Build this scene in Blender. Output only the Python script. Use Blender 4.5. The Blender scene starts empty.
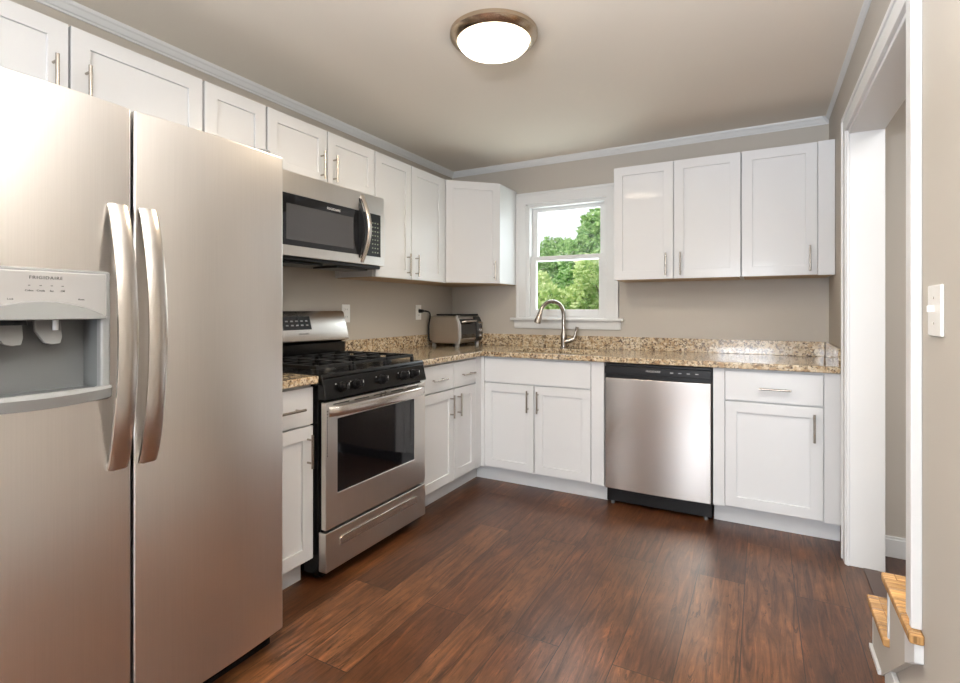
import bpy, bmesh, math, random
from mathutils import Vector, Matrix
PI = math.pi
R = math.radians
S = bpy.context.scene
C = S.collection
random.seed(7)

# ------------------------------------------------------------------ camera
cd = bpy.data.cameras.new('camera')
cam = bpy.data.objects.new('camera', cd); C.objects.link(cam)
cam.location = (2.3434, -3.7791, 1.2018)
cam.rotation_euler = (PI/2, 0, 0.5012)
cd.sensor_width = 36.0
cd.lens = 36.0*513.5/960
cd.shift_y = -(341.5-309.81)/960
cd.clip_start = 0.05
S.camera = cam

# ------------------------------------------------------------------ light and exposure
S.view_settings.view_transform = 'Standard'
S.view_settings.look = 'None'
S.view_settings.gamma = 1
S.view_settings.use_curve_mapping = False
S.view_settings.exposure = 0.0
W = bpy.data.worlds.new('sky'); S.world = W; W.use_nodes = True
bg = W.node_tree.nodes['Background']
bg.inputs[0].default_value = (0.93, 0.97, 1.0, 1)
bg.inputs[1].default_value = 1.25
sd = bpy.data.lights.new('sun', 'SUN'); sd.energy = 3.2; sd.angle = R(3); sd.color = (1, .95, .85)
sun = bpy.data.objects.new('sun', sd); C.objects.link(sun)
sun.rotation_euler = (R(-32), R(-28), 0)
sun.rotation_euler = Vector((0.55, 0.12, -0.95)).to_track_quat('-Z', 'Y').to_euler()

def area(name, loc, rot, sx, sy, power, col):
    l = bpy.data.lights.new(name, 'AREA'); l.shape = 'RECTANGLE'; l.size = sx; l.size_y = sy
    l.energy = power; l.color = col
    o = bpy.data.objects.new(name, l); C.objects.link(o); o.location = loc; o.rotation_euler = rot
    return o
# daylight lamps at two added, unseen windows behind the photographer, and over the sink
area('added_rear_window_light', (2.08, -7.28, 1.4), (R(90), 0, 0), .95, 1.35, 105, (.89, .96, 1.05))
area('added_side_window_light', (0.06, -5.2, 1.45), (R(90), 0, R(-90)), 1.3, 1.25, 58, (.89, .96, 1.05))
area('daylight_sink_window', (1.04, 0.16, 1.6), (R(-90), 0, 0), .6, .85, 9, (.86, .97, 1))
area('added_hall_fill', (3.4, -2.3, 2.36), (0, 0, 0), .7, 1.4, 40, (.96, .98, 1))  # added fill lamp to brighten the hall; no window opens there
# the photographer's flash, thrown up at the ceiling
area('bounce_flash', (2.10, -3.65, 1.85), (R(178), R(12), 0), .4, .4, 128, (.91, .965, 1.04))

# ------------------------------------------------------------------ materials
def nodes(name):
    m = bpy.data.materials.new(name); m.use_nodes = True
    nt = m.node_tree; return m, nt, nt.nodes['Principled BSDF']
def mat(name, col, rough=.5, metal=0, coat=0, emit=None, es=0, bump=0, bscale=200, spec=.5):
    m, nt, b = nodes(name)
    b.inputs['Base Color'].default_value = (*col, 1)
    b.inputs['Roughness'].default_value = rough
    b.inputs['Metallic'].default_value = metal
    b.inputs['Coat Weight'].default_value = coat
    b.inputs['Specular IOR Level'].default_value = spec
    if emit: b.inputs['Emission Color'].default_value = (*emit, 1); b.inputs['Emission Strength'].default_value = es
    if bump:
        tc = nt.nodes.new('ShaderNodeTexCoord'); n = nt.nodes.new('ShaderNodeTexNoise')
        n.inputs['Scale'].default_value = bscale; n.inputs['Detail'].default_value = 3
        bp = nt.nodes.new('ShaderNodeBump'); bp.inputs['Strength'].default_value = bump; bp.inputs['Distance'].default_value = .002
        nt.links.new(tc.outputs['Object'], n.inputs['Vector']); nt.links.new(n.outputs['Fac'], bp.inputs['Height'])
        nt.links.new(bp.outputs['Normal'], b.inputs['Normal'])
    return m
def ramp(nt, stops):
    r = nt.nodes.new('ShaderNodeValToRGB'); e = r.color_ramp.elements
    while len(e) < len(stops): e.new(.5)
    for k, (p, c) in enumerate(stops): e[k].position = p; e[k].color = (*c, 1)
    return r
def mixc(nt, kind, fac, a, b):
    m = nt.nodes.new('ShaderNodeMix'); m.data_type = 'RGBA'; m.blend_type = kind
    if isinstance(fac, (int, float)): m.inputs[0].default_value = fac
    else: nt.links.new(fac, m.inputs[0])
    for sock, v in ((6, a), (7, b)):
        if isinstance(v, tuple): m.inputs[sock].default_value = (*v, 1)
        else: nt.links.new(v, m.inputs[sock])
    return m.outputs[2]
def mapping(nt, scale, rot=(0, 0, 0), src='Object'):
    tc = nt.nodes.new('ShaderNodeTexCoord'); mp = nt.nodes.new('ShaderNodeMapping')
    mp.inputs['Scale'].default_value = scale; mp.inputs['Rotation'].default_value = rot
    nt.links.new(tc.outputs[src], mp.inputs['Vector']); return mp.outputs['Vector']
def noise(nt, vec, scale, detail=4, rough=.5, dist=0):
    n = nt.nodes.new('ShaderNodeTexNoise'); n.inputs['Scale'].default_value = scale
    n.inputs['Detail'].default_value = detail; n.inputs['Roughness'].default_value = rough
    n.inputs['Distortion'].default_value = dist
    nt.links.new(vec, n.inputs['Vector']); return n.outputs['Fac']

def steel(name, col, rough, grain=(400, 400, 4), smudge=.08, aniso=.0):
    m, nt, b = nodes(name)
    b.inputs['Metallic'].default_value = 1
    v = mapping(nt, grain)
    g = noise(nt, v, 1, 2)
    v2 = mapping(nt, (3, 3, 1.3)); s = noise(nt, v2, 1.6, 5, .6)
    cr = ramp(nt, [(.3, tuple(c*.965 for c in col)), (.7, col)]); nt.links.new(g, cr.inputs['Fac'])
    nt.links.new(cr.outputs['Color'], b.inputs['Base Color'])
    mr = nt.nodes.new('ShaderNodeMapRange'); nt.links.new(s, mr.inputs['Value'])
    mr.inputs['To Min'].default_value = rough-smudge; mr.inputs['To Max'].default_value = rough+smudge
    nt.links.new(mr.outputs['Result'], b.inputs['Roughness'])
    return m

def granite():
    m, nt, b = nodes('granite')
    v = mapping(nt, (1, 1, 1))
    n1 = noise(nt, v, 9, 6, .65, .6)
    base = ramp(nt, [(.30, (.24, .16, .09)), (.45, (.46, .34, .20)), (.58, (.58, .46, .30)), (.72, (.68, .59, .45))])
    nt.links.new(n1, base.inputs['Fac'])
    vo = nt.nodes.new('ShaderNodeTexVoronoi'); vo.inputs['Scale'].default_value = 75; nt.links.new(v, vo.inputs['Vector'])
    sp = nt.nodes.new('ShaderNodeSeparateColor'); nt.links.new(vo.outputs['Color'], sp.inputs['Color'])
    grains = ramp(nt, [(0, (.055, .035, .022)), (.13, (.07, .045, .03)), (.17, (.32, .18, .09)), (.34, (.42, .27, .14)), (.40, (.54, .42, .27)), (.75, (.66, .55, .39)), (1, (.76, .69, .55))])
    nt.links.new(sp.outputs[0], grains.inputs['Fac'])
    c = mixc(nt, 'MIX', .55, base.outputs['Color'], grains.outputs['Color'])
    n2 = noise(nt, v, 58, 4, .65, 1.4)
    dk = ramp(nt, [(.535, (0, 0, 0)), (.58, (1, 1, 1))]); nt.links.new(n2, dk.inputs['Fac'])
    c2 = mixc(nt, 'MIX', dk.outputs['Color'], c, (.075, .045, .03))
    nt.links.new(c2, b.inputs['Base Color'])
    b.inputs['Roughness'].default_value = .16; b.inputs['Coat Weight'].default_value = .3
    return m

def planks(name, tones, width, length, rough, along='y', gap=(.012, .006, .004), grainmix=.6):
    m, nt, b = nodes(name)
    rot = (0, 0, R(90)) if along == 'y' else (0, 0, 0)
    v = mapping(nt, (1, 1, 1), rot)
    br = nt.nodes.new('ShaderNodeTexBrick'); nt.links.new(v, br.inputs['Vector'])
    br.inputs['Scale'].default_value = 1; br.inputs['Brick Width'].default_value = length; br.inputs['Row Height'].default_value = width
    br.inputs['Mortar Size'].default_value = .0018; br.inputs['Mortar Smooth'].default_value = .3
    br.inputs['Color1'].default_value = (0, 0, 0, 1); br.inputs['Color2'].default_value = (1, 1, 1, 1); br.inputs['Mortar'].default_value = (.5, .5, .5, 1)
    br.offset = .37; br.offset_frequency = 2
    cr = ramp(nt, [(k/(len(tones)-1), t) for k, t in enumerate(tones)])
    nt.links.new(br.outputs['Color'], cr.inputs['Fac'])
    # each board gets its own slice of the grain
    sep = nt.nodes.new('ShaderNodeSeparateXYZ'); nt.links.new(v, sep.inputs[0])
    sx = nt.nodes.new('ShaderNodeMath'); sx.operation = 'MULTIPLY'; sx.inputs[1].default_value = 2.2; nt.links.new(sep.outputs['X'], sx.inputs[0])
    sy = nt.nodes.new('ShaderNodeMath'); sy.operation = 'MULTIPLY'; sy.inputs[1].default_value = 24; nt.links.new(sep.outputs['Y'], sy.inputs[0])
    sz = nt.nodes.new('ShaderNodeMath'); sz.operation = 'MULTIPLY'; sz.inputs[1].default_value = 17
    sc = nt.nodes.new('ShaderNodeSeparateColor'); nt.links.new(br.outputs['Color'], sc.inputs['Color']); nt.links.new(sc.outputs[0], sz.inputs[0])
    cb = nt.nodes.new('ShaderNodeCombineXYZ')
    for k, q in enumerate((sx, sy, sz)): nt.links.new(q.outputs[0], cb.inputs[k])
    g = noise(nt, cb.outputs[0], 1.3, 8, .68, 1.6)
    gr = ramp(nt, [(.36, (.34, .28, .26)), (.46, (.80, .76, .74)), (.56, (1.15, 1.12, 1.08)), (.66, (1.9, 1.75, 1.55))]); nt.links.new(g, gr.inputs['Fac'])
    c = mixc(nt, 'MULTIPLY', grainmix, cr.outputs['Color'], gr.outputs['Color'])
    bl = ramp(nt, [(.35, (.62, .58, .55)), (.55, (1.0, 1.0, 1.0)), (.7, (1.3, 1.22, 1.12))]); nt.links.new(noise(nt, v, 3.6, 5, .65, .8), bl.inputs['Fac'])
    c = mixc(nt, 'MULTIPLY', .8, c, bl.outputs['Color'])
    # long dark splits and knots
    n2 = noise(nt, cb.outputs[0], .8, 6, .8, 3.0)
    kn = ramp(nt, [(.56, (0, 0, 0)), (.60, (1, 1, 1))]); nt.links.new(n2, kn.inputs['Fac'])
    kf = nt.nodes.new('ShaderNodeMath'); kf.operation = 'MULTIPLY'; kf.inputs[1].default_value = .75; nt.links.new(kn.outputs['Color'], kf.inputs[0])
    c = mixc(nt, 'MIX', kf.outputs[0], c, tuple(t*.3 for t in tones[0]))
    c = mixc(nt, 'MIX', br.outputs['Fac'], c, gap)
    nt.links.new(c, b.inputs['Base Color'])
    mr = nt.nodes.new('ShaderNodeMapRange'); nt.links.new(g, mr.inputs['Value'])
    mr.inputs['To Min'].default_value = rough+.08; mr.inputs['To Max'].default_value = rough-.06
    nt.links.new(mr.outputs['Result'], b.inputs['Roughness'])
    bp = nt.nodes.new('ShaderNodeBump'); bp.inputs['Strength'].default_value = .25; bp.inputs['Distance'].default_value = .002
    nt.links.new(g, bp.inputs['Height']); nt.links.new(bp.outputs['Normal'], b.inputs['Normal'])
    return m

M = {}
M['wall'] = mat('grey_wall_paint', (.47, .43, .378), .75, bump=.12, bscale=350)
M['ceiling'] = mat('ceiling_paint', (.81, .745, .655), .8, bump=.1, bscale=120)
M['trim'] = mat('white_trim_paint', (.70, .70, .695), .4)
M['cab'] = mat('white_cabinet_paint', (.675, .68, .69), .42, coat=.08)
M['ply'] = mat('raw_birch', (.45, .32, .2), .6, bump=.2, bscale=60)
M['steel'] = steel('brushed_steel', (.70, .67, .63), .30)
M['steel_v'] = steel('brushed_steel_door', (.85, .82, .79), .30, smudge=.04)
M['steel_h'] = steel('brushed_steel_handle', (.68, .64, .60), .24, (30, 30, 30), .03)
M['nickel'] = mat('satin_nickel', (.42, .38, .34), .26, 1)
M['bronze'] = mat('warm_brushed_metal', (.55, .45, .34), .25, 1)
M['black'] = mat('black_enamel', (.004, .004, .0045), .2, spec=.35)
M['glass_black'] = mat('black_glass', (.004, .004, .005), .05, spec=.6)
M['iron'] = mat('cast_iron', (.008, .008, .009), .42, spec=.4, bump=.3, bscale=300)
M['plastic_black'] = mat('black_plastic', (.006, .006, .007), .3, spec=.35)
M['grey_plastic'] = mat('grey_plastic', (.23, .23, .225), .35)
M['dark_plastic'] = mat('dark_grey_plastic', (.13, .135, .135), .4)
M['silver_plastic'] = mat('silver_plastic', (.42, .41, .40), .3, .35)
M['print'] = mat('grey_print', (.09, .09, .09), .5)
M['print_light'] = mat('light_print', (.55, .55, .55), .5)
M['print_dim'] = mat('dim_print', (.16, .16, .17), .5)
M['print_white'] = mat('white_print', (.75, .75, .75), .5)
M['plate'] = mat('white_switch_plastic', (.88, .87, .84), .3)
M['slot'] = mat('dark_slot', (.03, .03, .03), .6)
M['body_grey'] = mat('grey_appliance_side', (.22, .22, .225), .45)
M['granite'] = granite()
M['floor'] = planks('dark_wood_boards', [(.060, .022, .0085), (.100, .038, .014), (.078, .028, .010), (.135, .056, .022), (.088, .034, .013)], .19, 1.25, .30, grainmix=.85)
M['oak'] = planks('oak_tread_wood', [(.52, .29, .11), (.60, .35, .14), (.56, .32, .12)], .3, 3.0, .25, 'x', (.3, .16, .06), .8)
M['paper_dome'] = mat('lit_opal_glass', (.9, .88, .82), .4, emit=(1, .90, .74), es=6.5)
M['bark'] = mat('bark', (.10, .07, .05), .9, bump=.6, bscale=20)
M['grass'] = mat('grass', (.12, .22, .05), .9, bump=.5, bscale=30)

def leafmat(name, stops):
    m, nt, b = nodes(name)
    v = mapping(nt, (1, 1, 1)); n = noise(nt, v, 6.5, 4, .75)
    r = ramp(nt, stops); nt.links.new(n, r.inputs['Fac']); nt.links.new(r.outputs['Color'], b.inputs['Base Color'])
    b.inputs['Roughness'].default_value = .55
    t = nt.nodes.new('ShaderNodeBsdfTranslucent'); nt.links.new(r.outputs['Color'], t.inputs['Color'])
    ms = nt.nodes.new('ShaderNodeMixShader'); ms.inputs[0].default_value = .4
    out = nt.nodes['Material Output']
    nt.links.new(b.outputs[0], ms.inputs[1]); nt.links.new(t.outputs[0], ms.inputs[2]); nt.links.new(ms.outputs[0], out.inputs['Surface'])
    return m
M['leaf'] = leafmat('leaves', [(.36, (.07, .20, .04)), (.5, (.30, .55, .17)), (.64, (.66, .84, .42))])
M['leaf_light'] = leafmat('pale_leaves', [(.36, (.22, .42, .10)), (.5, (.62, .76, .32)), (.64, (.92, .95, .58))])

def glassmat(name, refl=.06, tint=(1, 1, 1)):
    m = bpy.data.materials.new(name); m.use_nodes = True; nt = m.node_tree; nt.nodes.remove(nt.nodes['Principled BSDF'])
    t = nt.nodes.new('ShaderNodeBsdfTransparent'); t.inputs[0].default_value = (*tint, 1)
    g = nt.nodes.new('ShaderNodeBsdfGlossy'); g.inputs['Roughness'].default_value = .02
    x = nt.nodes.new('ShaderNodeMixShader'); x.inputs[0].default_value = refl
    nt.links.new(t.outputs[0], x.inputs[1]); nt.links.new(g.outputs[0], x.inputs[2]); nt.links.new(x.outputs[0], nt.nodes['Material Output'].inputs['Surface'])
    return m
M['pane'] = glassmat('window_pane')
M['toaster_pane'] = glassmat('toaster_pane', .12, (.55, .62, .55))

# ------------------------------------------------------------------ mesh helpers
def box(bm, x0, x1, y0, y1, z0, z1):
    xs = sorted((x0, x1)); ys = sorted((y0, y1)); zs = sorted((z0, z1))
    v = [bm.verts.new((x, y, z)) for x in xs for y in ys for z in zs]
    for f in ((0, 1, 3, 2), (4, 6, 7, 5), (0, 4, 5, 1), (2, 3, 7, 6), (0, 2, 6, 4), (1, 5, 7, 3)):
        bm.faces.new([v[i] for i in f])
def prism(bm, pts, axis, a, b):
    """closed polygon (2-D) extruded along an axis: x -> (y,z), y -> (x,z), z -> (x,y)"""
    def P(p, t): return {'x': (t, p[0], p[1]), 'y': (p[0], t, p[1]), 'z': (p[0], p[1], t)}[axis]
    A = [bm.verts.new(P(p, a)) for p in pts]; B = [bm.verts.new(P(p, b)) for p in pts]
    bm.faces.new(A); bm.faces.new(B[::-1]); n = len(pts)
    for i in range(n): bm.faces.new((A[i], B[i], B[(i+1) % n], A[(i+1) % n]))
def cyl(bm, p, q, r, r2=None, n=16):
    p = Vector(p); q = Vector(q); d = (q-p); L = d.length
    r2 = r if r2 is None else r2
    mt = Matrix.Translation((p+q)/2) @ d.to_track_quat('Z', 'Y').to_matrix().to_4x4()
    bmesh.ops.create_cone(bm, cap_ends=True, segments=n, radius1=r, radius2=r2, depth=L, matrix=mt)
def tube(bm, pts, rad, n=10):
    """swept tube with a radius, or a list of radii"""
    pts = [Vector(p) for p in pts]; rs = rad if isinstance(rad, (list, tuple)) else [rad]*len(pts)
    rings = []; up = None
    for i, p in enumerate(pts):
        t = (pts[min(i+1, len(pts)-1)]-pts[max(i-1, 0)]).normalized()
        if up is None: up = t.orthogonal().normalized()
        up = (up-t*up.dot(t)).normalized(); s = t.cross(up)
        rings.append([bm.verts.new(p+(up*math.cos(2*PI*k/n)+s*math.sin(2*PI*k/n))*rs[i]) for k in range(n)])
    for a, b in zip(rings, rings[1:]):
        for k in range(n): bm.faces.new((a[k], a[(k+1) % n], b[(k+1) % n], b[k]))
    bm.faces.new(rings[0][::-1]); bm.faces.new(rings[-1])
def strap(bm, path, wdir, w, t):
    """flat bar following a path; wdir = width direction, w width, t thickness"""
    wd = Vector(wdir); path = [Vector(p) for p in path]; rings = []
    for i, p in enumerate(path):
        tg = (path[min(i+1, len(path)-1)]-path[max(i-1, 0)]).normalized(); nn = tg.cross(wd).normalized()
        prof = [(-.5, -.3), (-.38, -.5), (.38, -.5), (.5, -.3), (.5, .15), (.3, .5), (-.3, .5), (-.5, .15)]
        sg = 1 if nn.dot(Vector((1, 0, 0))) >= 0 else -1
        rings.append([bm.verts.new(p+wd*(a*w)+nn*(sg*b*t)) for a, b in prof])
    n = 8
    for a, b in zip(rings, rings[1:]):
        for k in range(n): bm.faces.new((a[k], a[(k+1) % n], b[(k+1) % n], b[k]))
    bm.faces.new(rings[0][::-1]); bm.faces.new(rings[-1])
def lathe(bm, prof, c, n=48, cap=True):
    rings = [[bm.verts.new((c[0]+r*math.cos(2*PI*k/n), c[1]+r*math.sin(2*PI*k/n), c[2]+z)) for k in range(n)] for r, z in prof]
    for a, b in zip(rings, rings[1:]):
        for k in range(n): bm.faces.new((a[k], a[(k+1) % n], b[(k+1) % n], b[k]))
    if cap: bm.faces.new(rings[0][::-1]); bm.faces.new(rings[-1])

def obj(name, bm, m, parent=None, bevel=0, smooth=False, loc=None, rotz=0, segs=2):
    if not isinstance(bm, bmesh.types.BMesh):
        fn = bm; bm = bmesh.new(); fn(bm)
    bmesh.ops.recalc_face_normals(bm, faces=bm.faces)
    me = bpy.data.meshes.new(name); bm.to_mesh(me); bm.free(); me.materials.append(m)
    o = bpy.data.objects.new(name, me); C.objects.link(o)
    if parent: o.parent = parent
    if loc: o.location = loc
    o.rotation_euler[2] = rotz
    if bevel:
        b = o.modifiers.new('bevel', 'BEVEL'); b.width = bevel; b.segments = segs; b.limit_method = 'ANGLE'; b.angle_limit = R(40)
        b.harden_normals = True
    if smooth or bevel:
        for p in me.polygons: p.use_smooth = True
        if smooth: me.set_sharp_from_angle(angle=R(38))
    return o
def boxes(name, lst, m, parent=None, bevel=0, **k):
    bm = bmesh.new()
    for b in lst: box(bm, *b)
    return obj(name, bm, m, parent, bevel, **k)
def tag(o, label, cat, group=None):
    o['label'] = label; o['category'] = cat
    if group: o['group'] = group
    return o
def thing(name, label, cat, loc=(0, 0, 0), rotz=0, group=None):
    o = bpy.data.objects.new(name, None); C.objects.link(o); o.location = loc; o.rotation_euler = (0, 0, rotz)
    o.empty_display_size = .1
    return tag(o, label, cat, group)
def struct(o, **k):
    o['kind'] = 'structure'; return o
def text(name, s, size, m, parent, origin, right, up, depth=.0006, spacing=1.0):
    """lettering as a mesh, lying in the plane spanned by right and up"""
    cu = bpy.data.curves.new(name, 'FONT'); cu.body = s; cu.size = size; cu.extrude = depth; cu.align_x = 'CENTER'; cu.space_character = spacing
    tmp = bpy.data.objects.new(name+'_curve', cu); C.objects.link(tmp)
    bpy.context.view_layer.update()
    me = bpy.data.meshes.new_from_object(tmp.evaluated_get(bpy.context.evaluated_depsgraph_get()))
    bpy.data.objects.remove(tmp); me.name = name
    r = Vector(right).normalized(); u = Vector(up).normalized(); n = r.cross(u)
    mt = Matrix((r, u, n)).transposed().to_4x4(); mt.translation = Vector(origin)
    me.transform(mt); me.materials.clear(); me.materials.append(m)
    o = bpy.data.objects.new(name, me); C.objects.link(o); o.parent = parent
    return o
def ring_slab(bm, us, vs, occ, w0, w1, P):
    """grid of cells (us x vs); occupied cells become a slab w0..w1; P maps (u,v,w) to a point"""
    V = {}
    def gv(i, j, k):
        if (i, j, k) not in V: V[i, j, k] = bm.verts.new(P(us[i], vs[j], (w0, w1)[k]))
        return V[i, j, k]
    for i in range(len(us)-1):
        for j in range(len(vs)-1):
            if not occ(i, j): continue
            for k in (0, 1): bm.faces.new([gv(a, b, k) for a, b in ((i, j), (i+1, j), (i+1, j+1), (i, j+1))])
            for (di, dj, e) in ((-1, 0, ((i, j), (i, j+1))), (1, 0, ((i+1, j), (i+1, j+1))), (0, -1, ((i, j), (i+1, j))), (0, 1, ((i, j+1), (i+1, j+1)))):
                a, b = i+di, j+dj
                if 0 <= a < len(us)-1 and 0 <= b < len(vs)-1 and occ(a, b): continue
                (p, q) = e; bm.faces.new((gv(*p, 0), gv(*q, 0), gv(*q, 1), gv(*p, 1)))

WX = 2.706      # right wall
CZ = 2.382      # ceiling
RY = -7.4       # rear wall

# ------------------------------------------------------------------ room shell
def wall_with_holes(name, us, vs, holes, P, w0, w1, m=None):
    bm = bmesh.new()
    U = sorted(set(us+[h[0] for h in holes]+[h[1] for h in holes])); V = sorted(set(vs+[h[2] for h in holes]+[h[3] for h in holes]))
    def occ(i, j):
        cu = (U[i]+U[i+1])/2; cv = (V[j]+V[j+1])/2
        return not any(h[0] < cu < h[1] and h[2] < cv < h[3] for h in holes)
    ring_slab(bm, U, V, occ, w0, w1, P)
    return struct(obj(name, bm, m or M['wall']))
struct(boxes('floor', [(-.13, 4.05, RY-.13, .13, -.12, 0)], M['floor']))
struct(boxes('ceiling', [(-.13, 4.05, RY-.13, .13, CZ, CZ+.15)], M['ceiling']))
WIN = (.703, 1.34, 1.135, 2.035)
RWIN = (1.58, 2.58, .7, 2.1)
SWIN = (-5.9, -4.5, .8, 2.1)
wall_with_holes('wall_back', [-.13, WX+.124], [0, CZ], [WIN], lambda u, v, w: (u, w, v), 0, .13)
wall_with_holes('wall_rear', [-.13, WX+.124], [0, CZ], [RWIN], lambda u, v, w: (u, w, v), RY-.13, RY)
wall_with_holes('wall_left', [RY, 0], [0, CZ], [SWIN], lambda u, v, w: (w, u, v), -.13, 0)
bm = bmesh.new()
ys_ = [RY, -2.0, -1.785, -1.52, -.81, 0]; zs_ = [0, .155, .345, 2.05, CZ]
solid = {(0, 0), (0, 1), (0, 2), (0, 3), (1, 3), (2, 3), (3, 3), (4, 0), (4, 1), (4, 2), (4, 3)}
ring_slab(bm, ys_, zs_, lambda i, j: (i, j) in solid, WX, WX+.124, lambda u, v, w: (w, u, v))
struct(obj('wall_right', bm, M['wall']))
struct(boxes('wall_hall_back', [(WX+.124, 4.05, -.62, -.5, 0, CZ)], M['wall']))
struct(boxes('wall_hall_right', [(3.92, 4.05, -4.6, -.62, 0, CZ)], M['wall']))
struct(boxes('wall_hall_front', [(WX+.124, 3.92, -4.6, -4.48, 0, CZ)], M['wall']))

# crown moulding along each wall
def crown(name, P, a, b, k=1):
    prof = [(0, -.052), (.007, -.052), (.010, -.044), (.018, -.040), (.032, -.020), (.040, -.014), (.044, -.006), (.046, 0), (0, 0)]
    prof = [(d*.82*k, z*.84*k) for d, z in prof]
    bm = bmesh.new()
    A = [bm.verts.new(P(d, a+d*1.0, CZ+z)) for d, z in prof]; B = [bm.verts.new(P(d, b-d*1.0, CZ+z)) for d, z in prof]
    bm.faces.new(A); bm.faces.new(B[::-1]); n = len(prof)
    for i in range(n): bm.faces.new((A[i], B[i], B[(i+1) % n], A[(i+1) % n]))
    return struct(obj(name, bm, M['trim']))
crown('trim_1', lambda d, t, z: (t, -d, z), 0, WX)
crown('trim_2', lambda d, t, z: (d, t, z), RY, 0)
crown('trim_3', lambda d, t, z: (WX-d, t, z), RY, 0, .5)
# baseboards
struct(boxes('baseboard_hall', [(WX+.124, 3.92, -.634, -.62, 0, .088), (WX+.124, 3.92, -.630, -.62, .088, .1)], M['trim'], bevel=.002))
struct(boxes('baseboard_right', [(WX-.014, WX, RY, -1.70, 0, .09)], M['trim'], bevel=.003))
struct(boxes('baseboard_right.001', [(WX-.012, WX, -.742, -.66, 0, .09)], M['trim'], bevel=.003))
struct(boxes('baseboard_rear', [(0, WX-.014, RY, RY+.014, 0, .09)], M['trim'], bevel=.003))
struct(boxes('baseboard_left', [(0, .014, RY+.014, -3.5, 0, .09)], M['trim'], bevel=.003))
# doorway: casings and jamb linings
def casing(name, lst, bev=.003): return struct(boxes(name, lst, M['trim'], bevel=bev))
casing('trim_4', [(WX-.018, WX, -.828, -.745, 0, 2.108), (WX-.024, WX, -.765, -.745, 0, 2.125), (WX-.012, WX, -.836, -.828, 0, 2.04)])
casing('trim_5', [(WX-.018, WX, -1.99, -.828, 2.045, 2.108), (WX-.024, WX, -2.062, -.765, 2.105, 2.125)])
casing('trim_6', [(WX-.018, WX, -2.062, -1.995, .3785, 2.108), (WX-.024, WX, -2.080, -2.062, .3785, 2.125), (WX-.012, WX, -1.995, -1.986, .3785, 2.04)])
casing('trim_7', [(WX-.004, WX+.135, -.83, -.81, 0, 2.04)], .002)
casing('trim_8', [(WX-.004, WX+.135, -2.0, -.81, 2.03, 2.05)], .002)
casing('trim_9', [(WX-.004, WX+.135, -1.9995, -1.992, .3785, 2.03)], .002)
struct(boxes('trim_10', [(2.757, 2.815, -1.50, -.835, 0, .006)], mat('dark_strip_wood', (.075, .045, .034), .35), bevel=.003))

# window over the sink: frame, sashes, casing, stool, apron
def window_sash(parent, x0, x1, z0, z1, y, rails):
    l, r, b, t = rails
    s = boxes('sash', [(x0, x0+l, y-.018, y+.018, z0, z1), (x1-r, x1, y-.018, y+.018, z0, z1), (x0+l, x1-r, y-.018, y+.018, z0, z0+b), (x0+l, x1-r, y-.018, y+.018, z1-t, z1)], M['trim'], parent, .003)
    boxes('pane', [(x0+l-.004, x1-r+.004, y-.002, y+.002, z0+b-.004, z1-t+.004)], M['pane'], s)
    return s
w1 = boxes('window_1', [(.703, .723, 0, .13, 1.135, 2.035), (1.32, 1.34, 0, .13, 1.135, 2.035), (.723, 1.32, 0, .13, 2.012, 2.035), (.723, 1.32, .0, .13, 1.135, 1.15)], M['trim'], bevel=.002)
struct(w1)
window_sash(w1, .723, 1.32, 1.588, 2.012, .082, (.045, .045, .035, .030))
window_sash(w1, .723, 1.32, 1.15, 1.625, .044, (.045, .045, .055, .034))
boxes('casing', [(.613, .700, -.018, 0, 1.14, 2.045), (.613, .632, -.024, 0, 1.14, 2.045), (1.343, 1.431, -.018, 0, 1.14, 2.045), (1.412, 1.431, -.024, 0, 1.14, 2.045), (.613, 1.431, -.018, 0, 2.038, 2.13), (.613, 1.431, -.024, 0, 2.110, 2.13)], M['trim'], w1, .003)
boxes('stop_bead', [(.700, .712, -.010, .02, 1.14, 2.04), (1.331, 1.343, -.010, .02, 1.14, 2.04), (.700, 1.343, -.010, .02, 2.028, 2.04)], M['trim'], w1, .002)
boxes('stool', [(.573, 1.472, -.052, .02, 1.118, 1.140)], M['trim'], w1, .006)
bm = bmesh.new(); prism(bm, [(-.004, 1.055), (-.016, 1.055), (-.022, 1.075), (-.022, 1.10), (-.034, 1.118), (-.004, 1.118)], 'x', .598, 1.447)
obj('apron', bm, M['trim'], w1, .002)
# unseen windows behind the photographer, added to account for the light from there
def plain_window(name, P, u0, u1, z0, z1):
    L = []
    for a, b, c, d in ((u0, u0+.05, z0, z1), (u1-.05, u1, z0, z1), (u0+.05, u1-.05, z0, z0+.05), (u0+.05, u1-.05, z1-.05, z1), ((u0+u1)/2-.02, (u0+u1)/2+.02, z0+.05, z1-.05), (u0+.05, u1-.05, (z0+z1)/2-.02, (z0+z1)/2+.02)): L.append(P(a, b, c, d, .03, .08))
    for a, b, c, d in ((u0-.09, u0, z0-.09, z1+.09), (u1, u1+.09, z0-.09, z1+.09), (u0, u1, z0-.09, z0), (u0, u1, z1, z1+.09)): L.append(P(a, b, c, d, -.018, 0))
    o = struct(boxes(name, L, M['trim'], bevel=.003)); boxes('pane', [P(u0+.04, u1-.04, z0+.04, z1-.04, .053, .057)], M['pane'], o)
plain_window('added_window_rear', lambda a, b, c, d, w0, w1: (a, b, RY-w1, RY-w0, c, d), *RWIN)
plain_window('added_window_side', lambda a, b, c, d, w0, w1: (-w1, -w0, a, b, c, d), *SWIN)

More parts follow.
